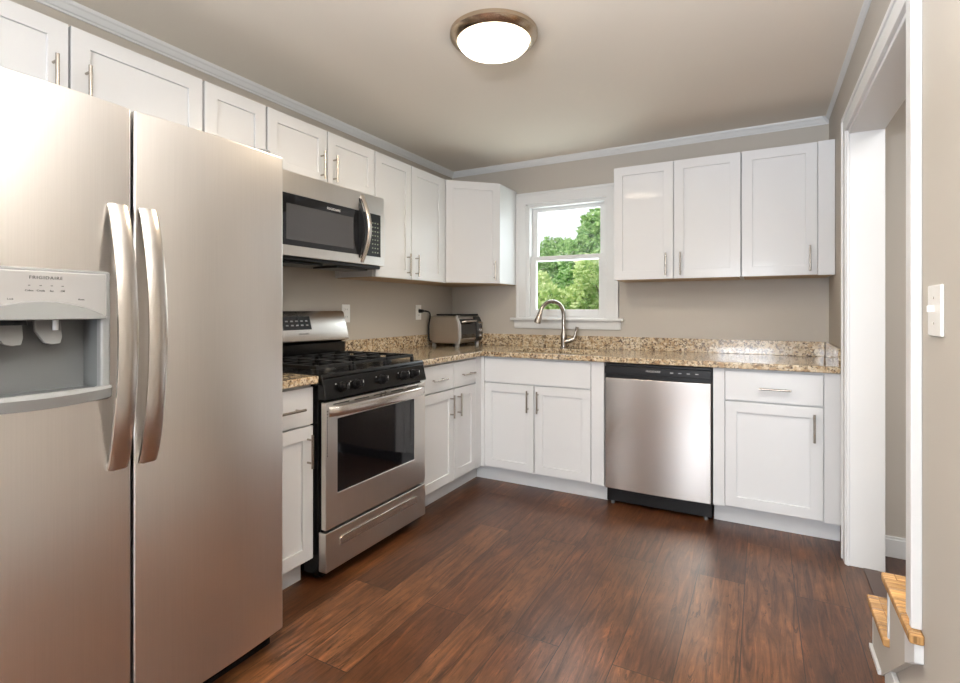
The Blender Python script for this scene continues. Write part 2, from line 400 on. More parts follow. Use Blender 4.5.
# ------------------------------------------------------------------ cabinets
# local frame: x to the viewer's right, y into the cabinet (front of the case at y=0), z up
def shaker(name, x0, x1, z0, z1, parent, flat=False, t=.020, fr=.057, label=None):
    bm = bmesh.new()
    if flat: box(bm, x0, x1, -t, 0, z0, z1)
    else:
        us = [x0, x0+fr, x1-fr, x1]; vs = [z0, z0+fr, z1-fr, z1]
        ring_slab(bm, us, vs, lambda i, j: not (i == 1 and j == 1), -t, 0, lambda u, v, w: (u, w, v))
        box(bm, x0+fr-.002, x1-fr+.002, -t+.009, -.003, z0+fr-.002, z1-fr+.002)
    return obj(name, bm, M['cab'], parent, .0016)
def handle(parent, cx, cz, vertical, y=-.020, L=.145, gap=.10):
    r = .0058; bm = bmesh.new(); so = .030
    if vertical:
        cyl(bm, (cx, y-so, cz-L/2), (cx, y-so, cz+L/2), r)
        for s in (-1, 1): cyl(bm, (cx, y, cz+s*gap/2), (cx, y-so, cz+s*gap/2), .0045, n=12)
    else:
        cyl(bm, (cx-L/2, y-so, cz), (cx+L/2, y-so, cz), r)
        for s in (-1, 1): cyl(bm, (cx+s*gap/2, y, cz), (cx+s*gap/2, y-so, cz), .0045, n=12)
    return obj('handle', bm, M['nickel'], parent, smooth=True)
def carcass(parent, x0, x1, d, z0, z1, hollow=False):
    if hollow: return boxes('case', [(x0, x0+.018, 0, d, z0, z1), (x1-.018, x1, 0, d, z0, z1), (x0+.018, x1-.018, 0, .018, z0, z1), (x0+.018, x1-.018, d-.012, d, z0, z1), (x0+.018, x1-.018, .018, d-.012, z0, z0+.018)], M['cab'], parent)
    return boxes('case', [(x0, x1, 0, d, z0, z1)], M['cab'], parent, .001)

def base_cab(label, loc, rot, w, doors, drawers, fillers=(), d=.60, toe_x=None, group=None):
    t = thing('base_cabinet', label, 'cabinet', loc, rot, group)
    carcass(t, 0, w, d-.004, .11, .878, 'sink' in label)
    a, b = toe_x or (0, w)
    boxes('toe_kick', [(a, b, .062, .08, 0, .11)], M['cab'], t)
    for x0, x1, hx in doors:
        q = shaker('door', x0, x1, .117, .697, t)
        if hx is not None: handle(q, hx, .592, True)
    for x0, x1, hx in drawers:
        q = shaker('drawer' if hx is not None else 'false_drawer_front', x0, x1, .705, .866, t, True)
        if hx is not None: handle(q, hx, .778, False, L=.15)
    for x0, x1 in fillers: boxes('filler', [(x0, x1, -.018, 0, .11, .878)], M['cab'], t, .001)
    return t
# left wall run: local x = world y (from the cabinet's near end), case front at x = .605
F0 = .605
base_cab('narrow white base cabinet squeezed between the refrigerator and the gas range', (F0, -2.462, 0), PI/2, .305,
         [(.004, .301, .270)], [(.004, .301, .158)], d=F0)
base_cab('white base cabinet with two small drawers, right of the gas range', (F0, -1.382, 0), PI/2, .777,
         [(.004, .392, .352), (.400, .678, .440)], [(.004, .392, .205), (.400, .678, .552)], [(.682, .759)], d=F0, toe_x=(0, .838))
base_cab('white sink base cabinet with a plain false front above its two doors', (.605, -F0, 0), 0, .885,
         [(.046, .414, .376), (.422, .800, .448)], [(.046, .800, None)], [(.018, .042), (.804, .885)], d=F0, toe_x=(-.061, .885))
base_cab('white base cabinet with one drawer and one door, right of the dishwasher', (2.106, -F0, 0), 0, .596,
         [(.062, .516, .476)], [(.062, .516, .300)], [(0, .058), (.520, .596)], d=F0)

def wall_cab(label, loc, rot, w, z0, z1, doors, d=.305, fillers=(), hz=None, group=None):
    t = thing('wall_cabinet', label, 'cabinet', loc, rot, group)
    h = z1-z0
    boxes('case', [(0, w, 0, d-.002, .004, h)], M['cab'], t, .001)
    boxes('bottom_panel', [(.012, w-.012, .012, d-.012, .000, .004)], M['ply'], t)
    for x0, x1, hx in doors:
        q = shaker('door', x0, x1, .003, h-.003, t)
        if hx is not None: handle(q, hx, hz if hz else .095, True)
    for x0, x1 in fillers: boxes('filler', [(x0, x1, -.018, 0, .0, h)], M['cab'], t, .001)
    return t
UB, UT = 1.398, 2.153
UD = .305
def left_upper(label, ynear, w, z0, doors, **k): return wall_cab(label, (UD, ynear, z0), PI/2, w, z0, UT, doors, **k)
left_upper('short white double wall cabinet above the refrigerator', -3.395, .926, 1.853, [(.004, .455, .413), (.462, .922, .506)], hz=.103)
left_upper('narrow white single-door wall cabinet between the refrigerator top and microwave', -2.467, .306, UB, [(.004, .302, .262)])
left_upper('short white double wall cabinet directly above the microwave', -2.159, .762, 1.858, [(.004, .376, .334), (.384, .758, .424)], hz=.097)
left_upper('tall white double wall cabinet between the microwave and the corner cabinet', -1.395, .782, UB, [(.004, .358, .316), (.366, .748, .408)], fillers=[(.752, .782)])
wall_cab('white double wall cabinet just right of the window', (1.473, -UD, UB), 0, .763, UB, UT, [(.002, .378, .336), (.385, .761, .423)])
wall_cab('white single-door wall cabinet with a filler strip, against the right wall', (2.238, -UD, UB), 0, .466, UB, UT, [(.003, .383, .346)], fillers=[(.386, .466)])
# diagonal corner cabinet
t = thing('wall_cabinet', 'white diagonal corner wall cabinet above the toaster oven', 'cabinet', (0, 0, UB))
bm = bmesh.new(); H = UT-UB
prism(bm, [(.002, -.002), (.612, -.002), (.612, -.305), (.307, -.610), (.002, -.610)], 'z', .004, H); obj('case', bm, M['cab'], t, .001)
bm = bmesh.new(); prism(bm, [(.012, -.012), (.600, -.012), (.600, -.300), (.300, -.600), (.012, -.600)], 'z', 0, .004); obj('bottom_panel', bm, M['ply'], t)
q = shaker('door', .010, .421, .003, H-.003, t); q.location = (.307, -.610, 0); q.rotation_euler[2] = PI/4
hd = handle(q, .378, .095, True)

# ------------------------------------------------------------------ worktops
CT, CB = .914, .880
SK = (.80, 1.36, -.545, -.175)
bm = bmesh.new()
xs = [.002, .65, SK[0], SK[1], WX-.002]; ys = [-1.383, -.65, SK[2], SK[3], -.002]
def occ(i, j):
    cx = (xs[i]+xs[i+1])/2; cy = (ys[j]+ys[j+1])/2
    if cx > .65 and cy < -.65: return False
    if SK[0] < cx < SK[1] and SK[2] < cy < SK[3]: return False
    return True
ring_slab(bm, xs, ys, occ, CB, CT, lambda u, v, w: (u, v, w))
tag(obj('countertop', bm, M['granite'], None, .005), 'long L-shaped speckled tan granite countertop around the sink', 'countertop')
tag(boxes('countertop', [(.002, .65, -2.462, -2.15, CB, CT)], M['granite'], bevel=.005), 'short tan granite countertop piece between refrigerator and range', 'countertop')
BZ = 1.006
tag(boxes('backsplash', [(.024, WX-.024, -.022, -.002, CT, BZ)], M['granite'], bevel=.002), 'low granite backsplash strip along the window wall', 'backsplash')
tag(boxes('backsplash', [(.002, .022, -1.383, -.002, CT, BZ)], M['granite'], bevel=.002), 'low granite backsplash strip behind the toaster oven, beside the range', 'backsplash')
tag(boxes('backsplash', [(WX-.022, WX-.002, -.645, -.002, CT, BZ)], M['granite'], bevel=.002), 'low granite backsplash strip on the right wall at the counter end', 'backsplash')
tag(boxes('backsplash', [(.002, .022, -2.462, -2.152, CT, BZ)], M['granite'], bevel=.002), 'low granite backsplash strip left of the range, behind the refrigerator', 'backsplash')

# undermount sink
t = thing('sink', 'undermount steel sink set in the granite under the window', 'sink', (1.08, -.36, CB-.19))
bm = bmesh.new(); a, b, c_, d_ = SK[0]-1.08, SK[1]-1.08, SK[2]+.36, SK[3]+.36; dz = .188
for B in ((a-.008, b+.008, c_-.008, d_+.008, -.004, 0), (a-.008, a, c_-.008, d_+.008, 0, dz), (b, b+.008, c_-.008, d_+.008, 0, dz), (a, b, c_-.008, c_, 0, dz), (a, b, d_, d_+.008, 0, dz)): box(bm, *B)
obj('basin', bm, M['steel'], t)
bm = bmesh.new(); lathe(bm, [(.045, 0), (.045, .003), (.035, .004), (.02, .001)], (0, 0, 0), 24); obj('drain', bm, M['nickel'], t, smooth=True)

# faucet
fx, fy = 1.047, -.11
t = thing('faucet', 'brushed nickel gooseneck pull-down faucet in front of the window', 'faucet', (fx, fy, CT))
bm = bmesh.new(); lathe(bm, [(.028, 0), (.028, .008), (.022, .012), (.021, .05), (.024, .075), (.022, .10), (.014, .13), (.0125, .15)], (0, 0, 0), 28); obj('body', bm, M['nickel'], t, smooth=True)
dx, dy = -.62, -.78; rr = .100
P = [(0, 0, .14), (0, 0, .20), (0, 0, .250)]
for k in range(1, 13):
    an = PI*k/12*.93; P.append((dx*rr*(1-math.cos(an)), dy*rr*(1-math.cos(an)), .250+rr*math.sin(an)))
bm = bmesh.new(); tube(bm, P, .0145, 16); obj('neck', bm, M['nickel'], t, smooth=True)
e = Vector(P[-1]); dr = (e-Vector(P[-2])).normalized()
bm = bmesh.new(); tube(bm, [e, e+dr*.02, e+dr*.06, e+dr*.085], [.016, .018, .024, .024], 18); sh = obj('spray_head', bm, M['nickel'], t, smooth=True)
bm = bmesh.new(); tube(bm, [(.010, .002, .050), (.040, .012, .058), (.072, .022, .070)], [.021, .019, .016], 14)
tube(bm, [(.062, .018, .062), (.078, .024, .088), (.086, .026, .125), (.096, .028, .160)], [.013, .011, .0095, .0125], 12); obj('lever', bm, M['nickel'], t, smooth=True)

# ------------------------------------------------------------------ refrigerator
t = thing('refrigerator', 'large stainless side-by-side refrigerator with ice and water dispenser', 'refrigerator', (.4, -2.97, 0))
def fo(*a): return (-.4, 2.97)
T = Vector((-.4, 2.97, 0))
def fbm(fn):
    bm = bmesh.new(); fn(bm); bmesh.ops.translate(bm, verts=bm.verts, vec=T); return bm
obj('body', fbm(lambda bm: box(bm, .05, .755, -3.43, -2.51, .02, 1.735)), M['body_grey'], t, .004)
obj('grille', fbm(lambda bm: [box(bm, .70, .79, -3.42, -2.52, .0, .064)]+[box(bm, .79, .796, -3.40, -2.54, .012+k*.012, .018+k*.012) for k in range(4)]), M['plastic_black'], t)
def fdoor(bm, y0, y1, z0, z1, hole=None, xf=.85, xb=.765, bulge=.010):
    ny = 28
    U = [y0+(y1-y0)*k/ny for k in range(ny+1)]; V = [z0+(z1-z0)*k/6 for k in range(7)]
    if hole:
        U = sorted(set([u for u in U if min(abs(u-hole[0]), abs(u-hole[1])) > .004]+[hole[0], hole[1]])); V = sorted(set([v for v in V]+[hole[2], hole[3]]))
    ym = (y0+y1)/2; hw = (y1-y0)/2
    def occ(i, j):
        if not hole: return True
        cu = (U[i]+U[i+1])/2; cv = (V[j]+V[j+1])/2
        return not (hole[0] < cu < hole[1] and hole[2] < cv < hole[3])
    def P(u, v, w):
        if w == 0: return (xb, u, v)
        s = abs(u-ym)/hw
        return (xf+bulge*(1-s*s), u, v)
    ring_slab(bm, U, V, occ, 0, 1, P)
dl = obj('door', fbm(lambda bm: fdoor(bm, -3.428, -3.016, .07, 1.745, (-3.358, -3.085, .985, 1.288))), M['steel_v'], t, .004)
dr_ = obj('door', fbm(lambda bm: fdoor(bm, -3.008, -2.512, .07, 1.745)), M['steel_v'], t, .006)
obj('gasket', fbm(lambda bm: [box(bm, .755, .765, -3.42, -3.02, .08, 1.735), box(bm, .755, .765, -3.0, -2.52, .08, 1.735)]), M['plastic_black'], t)
def fhandle(y, parent):
    pts = []
    for k in range(25):
        s = k/24; pts.append((.858+.052*(math.sin(PI*s)**.75), y, .785+.692*s))
    return obj('handle', fbm(lambda bm: strap(bm, pts, (0, 1, 0), .048, .014)), M['steel_h'], parent, smooth=True)
fhandle(-3.052, dl); fhandle(-2.977, dr_)
for yy in (-2.55, -3.39):
    obj('hinge_cover', fbm(lambda bm: [box(bm, .60, .80, yy-.03, yy+.03, 1.735, 1.752), cyl(bm, (.79, yy, 1.745), (.79, yy, 1.768), .026, n=20)]), M['grey_plastic'], t, .004)
# dispenser
fr = obj('dispenser', fbm(lambda bm: ring_slab(bm, [-3.372, -3.352, -3.095, -3.073], [.972, 1.005, 1.180, 1.300], lambda i, j: not (i == 1 and j == 1), 0, 1,
     lambda u, v, w: ((.842 if w == 0 else .868)+(0 if w == 0 else .0), u, v))), M['grey_plastic'], dl, .006, segs=3)
obj('control_panel', fbm(lambda bm: box(bm, .862, .8705, -3.362, -3.083, 1.186, 1.293)), M['silver_plastic'], fr, .004)
obj('recess', fbm(lambda bm: [box(bm, .770, .776, -3.352, -3.090, 1.0, 1.19), box(bm, .776, .845, -3.356, -3.350, 1.0, 1.19), box(bm, .776, .845, -3.094, -3.088, 1.0, 1.19), box(bm, .776, .845, -3.35, -3.09, 1.186, 1.192), box(bm, .776, .845, -3.35, -3.09, .995, 1.002)]), M['dark_plastic'], fr)
def arch(bm):
    pts = [(-3.358, 1.178)]; n = 20
    for k in range(n+1):
        s = -1+2*k/n; pts.append((-3.2225+s*.1355, 1.222-.036*s*s))
    pts.append((-3.087, 1.178)); prism(bm, pts, 'x', .866, .880)
obj('arch_shade', fbm(arch), M['grey_plastic'], fr, .003)
def lip(bm):
    n = 20; top = []; 
    V0 = []
    for k in range(n+1):
        s = -1+2*k/n; y = -3.2225+s*.149; b = .022*(1-s*s)
        V0.append([bm.verts.new(q) for q in ((.800, y, .990), (.872+b*.6, y, 1.008-.0*b), (.876+b, y, 1.002-b*.2), (.872+b*.6, y, .978-b*.35), (.846, y, .968))])
    for a, b in zip(V0, V0[1:]):
        for k in range(5): bm.faces.new((a[k], a[(k+1) % 5], b[(k+1) % 5], b[k]))
    bm.faces.new(V0[0]); bm.faces.new(V0[-1][::-1])
obj('drip_tray', fbm(lip), M['grey_plastic'], fr, smooth=True)
def paddle(y):
    def f(bm):
        prof = [(-.027, 1.178), (-.027, 1.150), (-.012, 1.122), (.004, 1.117), (.020, 1.119), (.026, 1.135), (.026, 1.178)]
        A = [bm.verts.new((.800+(1.178-z)*.25, y+a, z)) for a, z in prof]; B = [bm.verts.new((.812+(1.178-z)*.25, y+a, z)) for a, z in prof]
        bm.faces.new(A); bm.faces.new(B[::-1])
        for i in range(7): bm.faces.new((A[i], B[i], B[(i+1) % 7], A[(i+1) % 7]))
    return obj('paddle', fbm(f), M['grey_plastic'], fr, .002)
paddle(-3.185); paddle(-3.262)
obj('nozzle', fbm(lambda bm: cyl(bm, (.828, -3.176, 1.152), (.828, -3.176, 1.19), .006)), M['print_white'], fr, smooth=True)
obj('ice_chute', fbm(lambda bm: cyl(bm, (.818, -3.262, 1.166), (.818, -3.262, 1.188), .034, .030, 24)), M['plastic_black'], fr, smooth=True)
px = .8712
def ft(s, size, y, z, sp=1.0, name='lettering'):
    o = text(name, s, size, M['print'], fr, Vector((px, y, z))+T, (0, 1, 0), (0, 0, 1), .0004, sp); return o
ft('FRIGIDAIRE', .0105, -3.211, 1.2735, 1.25, 'brand_lettering')
for k, s in enumerate(('Cubes', 'Crush', 'Ice', 'Off')):
    y = -3.243+.0215*k; ft(s, .0062, y, 1.2445)
    obj('indicator', fbm(lambda bm: box(bm, .8702, .8714, y-.002, y+.002, 1.2575, 1.2592)), M['print'], fr)
ft('Lock', .0058, -3.277, 1.2245); ft('Reset', .0058, -3.140, 1.2255)

# ------------------------------------------------------------------ gas range
RX0, RX1 = -2.147, -1.387     # y extents
t = thing('gas_range', 'stainless and black gas range with oven under the microwave', 'range', (.34, -1.767, 0))
T = Vector((-.34, 1.767, 0))
obj('body', fbm(lambda bm: [box(bm, .03, .640, RX0, RX1, .035, .895), box(bm, .60, .655, RX0+.008, RX1-.008, .03, .80)]), M['black'], t, .003)
for yy in (RX0+.05, RX1-.05):
    for xx in (.08, .58): obj('foot', fbm(lambda bm: cyl(bm, (xx, yy, 0), (xx, yy, .036), .018)), M['plastic_black'], t)
def ctop(bm):
    prism(bm, [(.10, .893), (.662, .893), (.668, .905), (.660, .917), (.10, .917)], 'y', RX0-.002, RX1+.002)
obj('cooktop', fbm(ctop), M['black'], t, .003)
def cpan(bm): prism(bm, [(.640, .805), (.690, .808), (.668, .898), (.640, .898)], 'y', RX0-.002, RX1+.002)
cp = obj('control_panel', fbm(cpan), M['black'], t, .006, segs=3)
nv = Vector((.09, 0, .022)).normalized()
for yy in (-2.040, -1.945, -1.765, -1.590, -1.500):
    c0 = Vector((.679, yy, .853)); c1 = c0+nv*.012; c2 = c0+nv*.036
    kn = obj('knob', fbm(lambda bm: [cyl(bm, c0, c1, .024, .022, 24), cyl(bm, c1, c2, .019, .015, 20), box(bm, c2.x-.012, c2.x+.006, yy-.004, yy+.004, c2.z-.015, c2.z+.015)]), M['plastic_black'], cp, .001, smooth=True)
    obj('pointer', fbm(lambda bm: box(bm, c2.x+.006, c2.x+.0075, yy-.0012, yy+.0012, c2.z+.002, c2.z+.014)), M['print_light'], kn)
    obj('knob_mark', fbm(lambda bm: box(bm, .6758, .6768, yy-.040, yy-.034, .868, .873)), M['print_light'], cp)
# burners and grates
for bx, by, br in ((.23, -1.98, .036), (.50, -1.98, .046), (.23, -1.555, .040), (.50, -1.555, .050), (.365, -1.767, .034)):
    obj('burner', fbm(lambda bm: [cyl(bm, (bx, by, .916), (bx, by, .926), br+.012, br+.004, 28), cyl(bm, (bx, by, .926), (bx, by, .934), br, br-.004, 28)]), M['iron'], t, smooth=True)
def grate(y0, y1):
    def f(bm):
        x0, x1 = .125, .605; z0, z1 = .936, .951; w = .006
        for x in (x0, (x0+x1)/2, x1): box(bm, x-w, x+w, y0, y1, z0, z1)
        for y in (y0, y1): box(bm, x0-w, x1+w, y-w, y+w, z0, z1)
        ym = (y0+y1)/2
        for cx in ((x0*3+x1)/4, (x0+3*x1)/4):
            for s in (-1, 1):
                box(bm, cx-w*.8, cx+w*.8, ym+s*.028, y1 if s > 0 else y0, z0, z1+.002)
                box(bm, cx+s*.026, cx+s*.125, ym-w*.8, ym+w*.8, z0, z1+.002)
        for x in (x0, (x0+x1)/2, x1):
            for y in (y0, y1): box(bm, x-.008, x+.008, y-.008, y+.008, .916, z0)
    return obj('grate', fbm(f), M['iron'], t, .002)
grate(-2.125, -1.905); grate(-1.885, -1.650); grate(-1.630, -1.410)
# backguard
def bgp(bm): prism(bm, [(.025, 1.000), (.110, 1.022), (.112, 1.034), (.068, 1.186), (.058, 1.196), (.025, 1.196)], 'y', RX0+.002, RX1-.0)
bgd = obj('backguard', fbm(bgp), M['steel_h'], t, .004, segs=3)
obj('backguard_riser', fbm(lambda bm: box(bm, .028, .085, RX0+.004, RX1-.006, .895, 1.008)), M['black'], t, .003)
ns = Vector((.152, 0, .044)).normalized()
dwn = Vector((.044, 0, -.152)).normalized()
def onbg(y, s, off): # s metres down the slope from the top edge
    return Vector((.068, y, 1.186))+dwn*s+ns*off
def plateq(bm, y0, y1, s0, s1, off0, off1):
    v = [bm.verts.new(onbg(y, s, o)) for o in (off0, off1) for y, s in ((y0, s0), (y1, s0), (y1, s1), (y0, s1))]
    bm.faces.new(v[:4][::-1]); bm.faces.new(v[4:])
    for i in range(4): bm.faces.new((v[i], v[(i+1) % 4], v[4+(i+1) % 4], v[4+i]))
disp = obj('clock_panel', fbm(lambda bm: plateq(bm, -1.870, -1.672, .022, .100, -.001, .0012)), M['glass_black'], bgd)
def icons(bm):
    for r, s in enumerate((.046, .070)):
        for k in range(5): plateq(bm, -1.850+.035*k, -1.832+.035*k, s, s+.008, .0012, .0018)
obj('touch_icons', fbm(icons), M['print_dim'], disp)
text('lettering', 'FRIGIDAIRE', .013, M['print'], bgd, onbg(-1.735, .128, .0004)+T, (0, 1, 0), -dwn, .0004, 1.1)
# oven door with slots, handle and window; storage drawer
def odoor(bm):
    ring_slab(bm, [RX0+.003, -2.072, -1.492, RX1-.003], [.238, .386, .716, .797], lambda i, j: not (i == 1 and j == 1), .655, .684, lambda u, v, w: (w, u, v))
od = obj('oven_door', fbm(odoor), M['steel'], t, .004)
obj('oven_window', fbm(lambda bm: box(bm, .660, .681, -2.074, -1.490, .384, .718)), M['glass_black'], od)
def slots(bm):
    for a in range(5): box(bm, .683, .6848, -2.10+.135*a, -2.10+.135*a+.10, .781, .786)
obj('vent_slots', fbm(slots), M['slot'], od)
obj('side_vent_holes', fbm(lambda bm: [box(bm, .683, .6848, -2.137, -2.133, .56+.013*k, .566+.013*k) for k in range(16)]), M['slot'], od)
pts = []
for k in range(25):
    s = k/24; pts.append((.684+.046*(math.sin(PI*s)**.45), -2.125+.715*s, .754+.004*math.sin(PI*s)))
bm = bmesh.new(); ringpts = [Vector(p)+T for p in pts]
strap(bm, ringpts, (0, 0, 1), .044, .016)
obj('handle', bm, M['steel_h'], od, smooth=True)
sdw = obj('storage_drawer', fbm(lambda bm: box(bm, .640, .684, RX0+.003, RX1-.003, .052, .226)), M['steel'], t, .004)
def dh(bm):
    prism(bm, [(-2.060, .146), (-1.475, .146), (-1.475, .178), (-1.495, .186), (-2.040, .186), (-2.060, .178)], 'x', .6835, .690)
obj('pull_strip', fbm(dh), M['steel_h'], sdw, .003)

# ------------------------------------------------------------------ microwave
t = thing('microwave', 'stainless over-the-range microwave with black glass door', 'microwave', (0, -1.778, 1.455))
T = Vector((0, 1.778, -1.455)); Y0, Y1 = -2.157, -1.397; xf = .392
obj('case', fbm(lambda bm: box(bm, .003, .365, Y0, Y1, 1.458, 1.856)), M['steel'], t, .002)
obj('vent_underside', fbm(lambda bm: [box(bm, .05, .375, Y0+.01, Y1-.012, 1.440, 1.458), box(bm, .16, .34, Y0+.08, Y0+.33, 1.428, 1.440), box(bm, .16, .34, Y1-.33, Y1-.08, 1.428, 1.440)]), M['plastic_black'], t, .004)
obj('top_grille', fbm(lambda bm: box(bm, .365, xf, Y0, Y1, 1.752, 1.856)), M['steel'], t, .002)
dm = obj('door', fbm(lambda bm: [box(bm, .365, xf, Y0, Y1, 1.458, 1.508)]), M['steel'], t, .002)
obj('door_glass', fbm(lambda bm: box(bm, .365, xf-.001, Y0, -1.572, 1.508, 1.752)), M['glass_black'], dm, .001)
obj('window_screen', fbm(lambda bm: box(bm, xf-.0012, xf-.0004, -2.105, -1.655, 1.535, 1.705)), mat('perforated_screen', (.055, .055, .058), .12), dm)
text('lettering', 'FRIGIDAIRE', .017, M['print_white'], dm, Vector((xf-.0005, -1.80, 1.718))+T, (0, 1, 0), (0, 0, 1), .0006, 1.1)
kp = obj('control_panel', fbm(lambda bm: box(bm, .365, xf-.001, -1.570, -1.425, 1.508, 1.752)), M['glass_black'], t)
obj('side_strip', fbm(lambda bm: box(bm, .365, xf, -1.425, Y1, 1.508, 1.752)), M['steel'], t, .001)
def keys(bm):
    for r in range(8):
        for k in range(3): box(bm, xf-.0012, xf-.0003, -1.500+.022*k, -1.490+.022*k, 1.528+.024*r, 1.535+.024*r)
obj('keypad_marks', fbm(keys), mat('keypad_print', (.22, .24, .17), .5), kp)
pts = []
for k in range(25):
    s = k/24; pts.append((.388+.058*math.sin(PI*s), -1.583, 1.468+.372*s))
obj('handle', fbm(lambda bm: strap(bm, pts, (0, 1, 0), .030, .014)), M['steel_h'], dm, smooth=True)
def cres(bm):
    P2 = [(xf-.002, 1.500)]
    for k in range(13):
        s = k/12; P2.append((xf+.001+.038*math.sin(PI*s), 1.49+.33*s))
    P2.append((xf-.002, 1.81)); prism(bm, P2, 'y', -1.612, -1.602)
obj('handle_shroud', fbm(cres), M['plastic_black'], dm)

# ------------------------------------------------------------------ dishwasher
t = thing('dishwasher', 'stainless dishwasher with black control strip under the counter', 'dishwasher', (1.7965, -.3, 0))
T = Vector((-1.7965, .3, 0)); X0, X1 = 1.496, 2.100
obj('tub', fbm(lambda bm: box(bm, X0, X1, -.605, -.03, .10, .868)), M['plastic_black'], t)
obj('kick_plate', fbm(lambda bm: [box(bm, X0+.003, X1-.003, -.585, -.56, .018, .108), box(bm, X0+.01, X1-.01, -.60, -.585, .085, .115)]), M['plastic_black'], t, .002)
for xx in (X0+.035, X1-.035): obj('levelling_foot', fbm(lambda bm: cyl(bm, (xx, -.572, 0), (xx, -.572, .03), .012)), M['dark_plastic'], t)
def dwd(bm):
    n = 16; R0 = []
    for k in range(n+1):
        x = X0+.004+(X1-X0-.008)*k/n; s = abs(2*k/n-1); f = -.638-.010*(1-s**2)
        R0.append([bm.verts.new(q) for q in ((x, -.607, .112), (x, -.607, .787), (x, f, .787), (x, f, .112))])
    for a, b in zip(R0, R0[1:]):
        for k in range(4): bm.faces.new((a[k], a[(k+1) % 4], b[(k+1) % 4], b[k]))
    bm.faces.new(R0[0]); bm.faces.new(R0[-1][::-1])
dd = obj('door', fbm(dwd), steel('dishwasher_steel', (.62, .585, .55), .23, smudge=.004), t, .003)
cs = obj('control_strip', fbm(lambda bm: [box(bm, X0+.004, X1-.004, -.642, -.607, .812, .858), box(bm, X0+.004, X1-.004, -.625, -.607, .858, .874), box(bm, X0+.004, X1-.004, -.618, -.607, .787, .812)]), M['plastic_black'], t, .003)
text('lettering', 'FRIGIDAIRE', .015, M['print_light'], cs, Vector((1.785, -.6425, .833))+T, (1, 0, 0), (0, 0, 1), .0005, 1.1)
for k in range(4): obj('button_mark', fbm(lambda bm: box(bm, 1.88+.045*k, 1.897+.045*k, -.6428, -.6415, .834, .838)), M['print_light'], cs)

# ------------------------------------------------------------------ toaster oven in the corner, with its cord
t = thing('toaster_oven', 'small silver toaster oven in the counter corner, black cord to outlet', 'toaster oven', (.185, -.222, CT), R(2))
t.scale = (1.1, 1.1, 1.2)
def tb(lst, bev=.0):
    bm = bmesh.new()
    for b in lst: box(bm, *b)
    return bm
# local: front faces +x, width along y (-.165 .. .165)
def shell(bm): prism(bm, [(-.13, .022), (.095, .022), (.118, .045), (.112, .150), (.085, .200), (-.11, .200), (-.13, .185)], 'y', -.175, .175)
obj('case', shell, steel('toaster_steel', (.50, .46, .42), .33), t, .008, segs=3)
obj('side_rail', lambda bm: [prism(bm, [(.080, .020), (.115, .022), (.128, .060), (.124, .145), (.098, .204), (.085, .204), (.112, .145), (.114, .060), (.100, .034), (.080, .034)], 'y', -.180, -.166)], M['silver_plastic'], t, .002)
gd = obj('glass_door', lambda bm: prism(bm, [(.112, .048), (.122, .060), (.119, .145), (.104, .180), (.100, .178), (.112, .140)], 'y', -.164, .065), M['glass_black'], t)
bm = bmesh.new(); tube(bm, [(.118, -.14, .160), (.138, -.13, .166), (.138, .03, .166), (.118, .04, .160)], .006); obj('handle', bm, M['steel_h'], gd, smooth=True)
cpn = obj('control_panel', lambda bm: prism(bm, [(.105, .028), (.125, .048), (.121, .150), (.095, .196), (.09, .19)], 'y', .072, .172), M['plastic_black'], t, .003)
for z in (.065, .105, .145):
    obj('knob', lambda bm: cyl(bm, (.118, .122, z), (.145, .122, z), .016, .013, 20), M['steel_h'], cpn, smooth=True)
obj('top_tray', lambda bm: [box(bm, -.12, .09, -.10, .165, .2005, .212)], M['plastic_black'], t, .004)
for xx in (-.105, .085):
    for yy in (-.15, .15): obj('foot', lambda bm: cyl(bm, (xx, yy, 0), (xx, yy, .024), .014, .016, 16), M['grey_plastic'], t, smooth=True)
cord = [(-.110, -.182, .035), (-.118, -.196, .036), (-.120, -.205, .075), (-.118, -.205, .15), (-.100, -.212, .195), (-.090, -.235, .225), (-.105, -.262, .232), (-.13, -.262, .232)]
# smooth the cord path
def smoothp(P, it=3):
    P = [Vector(p) for p in P]
    for _ in range(it):
        Q = [P[0]]
        for a, b in zip(P, P[1:]): Q += [a*.75+b*.25, a*.25+b*.75]
        Q.append(P[-1]); P = Q
    return P
bm = bmesh.new(); tube(bm, smoothp(cord), .0055, 8); co = obj('power_cord', bm, M['plastic_black'], t, smooth=True)
obj('plug', lambda bm: [cyl(bm, (-.159, -.262, .232), (-.128, -.262, .232), .013, .010, 16)], M['plastic_black'], co, smooth=True)

# ------------------------------------------------------------------ outlets and switch
def outlet(loc, label):
    t = thing('wall_outlet', label, 'outlet', loc)
    pl = boxes('cover_plate', [(0, .006, -.036, .036, -.058, .058)], M['plate'], t, .003)
    for z in (-.024, .024):
        s = boxes('socket', [(.006, .0085, -.017, .017, z-.014, z+.014)], M['plate'], pl, .002)
        boxes('slot', [(.0085, .009, -.008, -.006, z-.002, z+.007), (.0085, .009, .006, .008, z-.002, z+.007)], M['slot'], s)
outlet((0, -1.300, 1.178), 'white wall outlet beside the range backguard')
outlet((0, -.505, 1.182), 'white wall outlet with a black cord plugged in, near the toaster oven')
t = thing('light_switch', 'white toggle light switch on the right wall beside the doorway', 'light switch', (WX, -2.208, 1.200))
pl = boxes('cover_plate', [(-.007, 0, -.052, .052, -.060, .060)], M['plate'], t, .003)
boxes('toggle', [(-.020, -.007, -.004, .004, -.004, .012)], M['plate'], t, .002)
bm = bmesh.new()
for z in (-.03, .03): cyl(bm, (-.0072, 0, z), (-.0078, 0, z), .003, n=10)
obj('screw', bm, M['nickel'], pl)

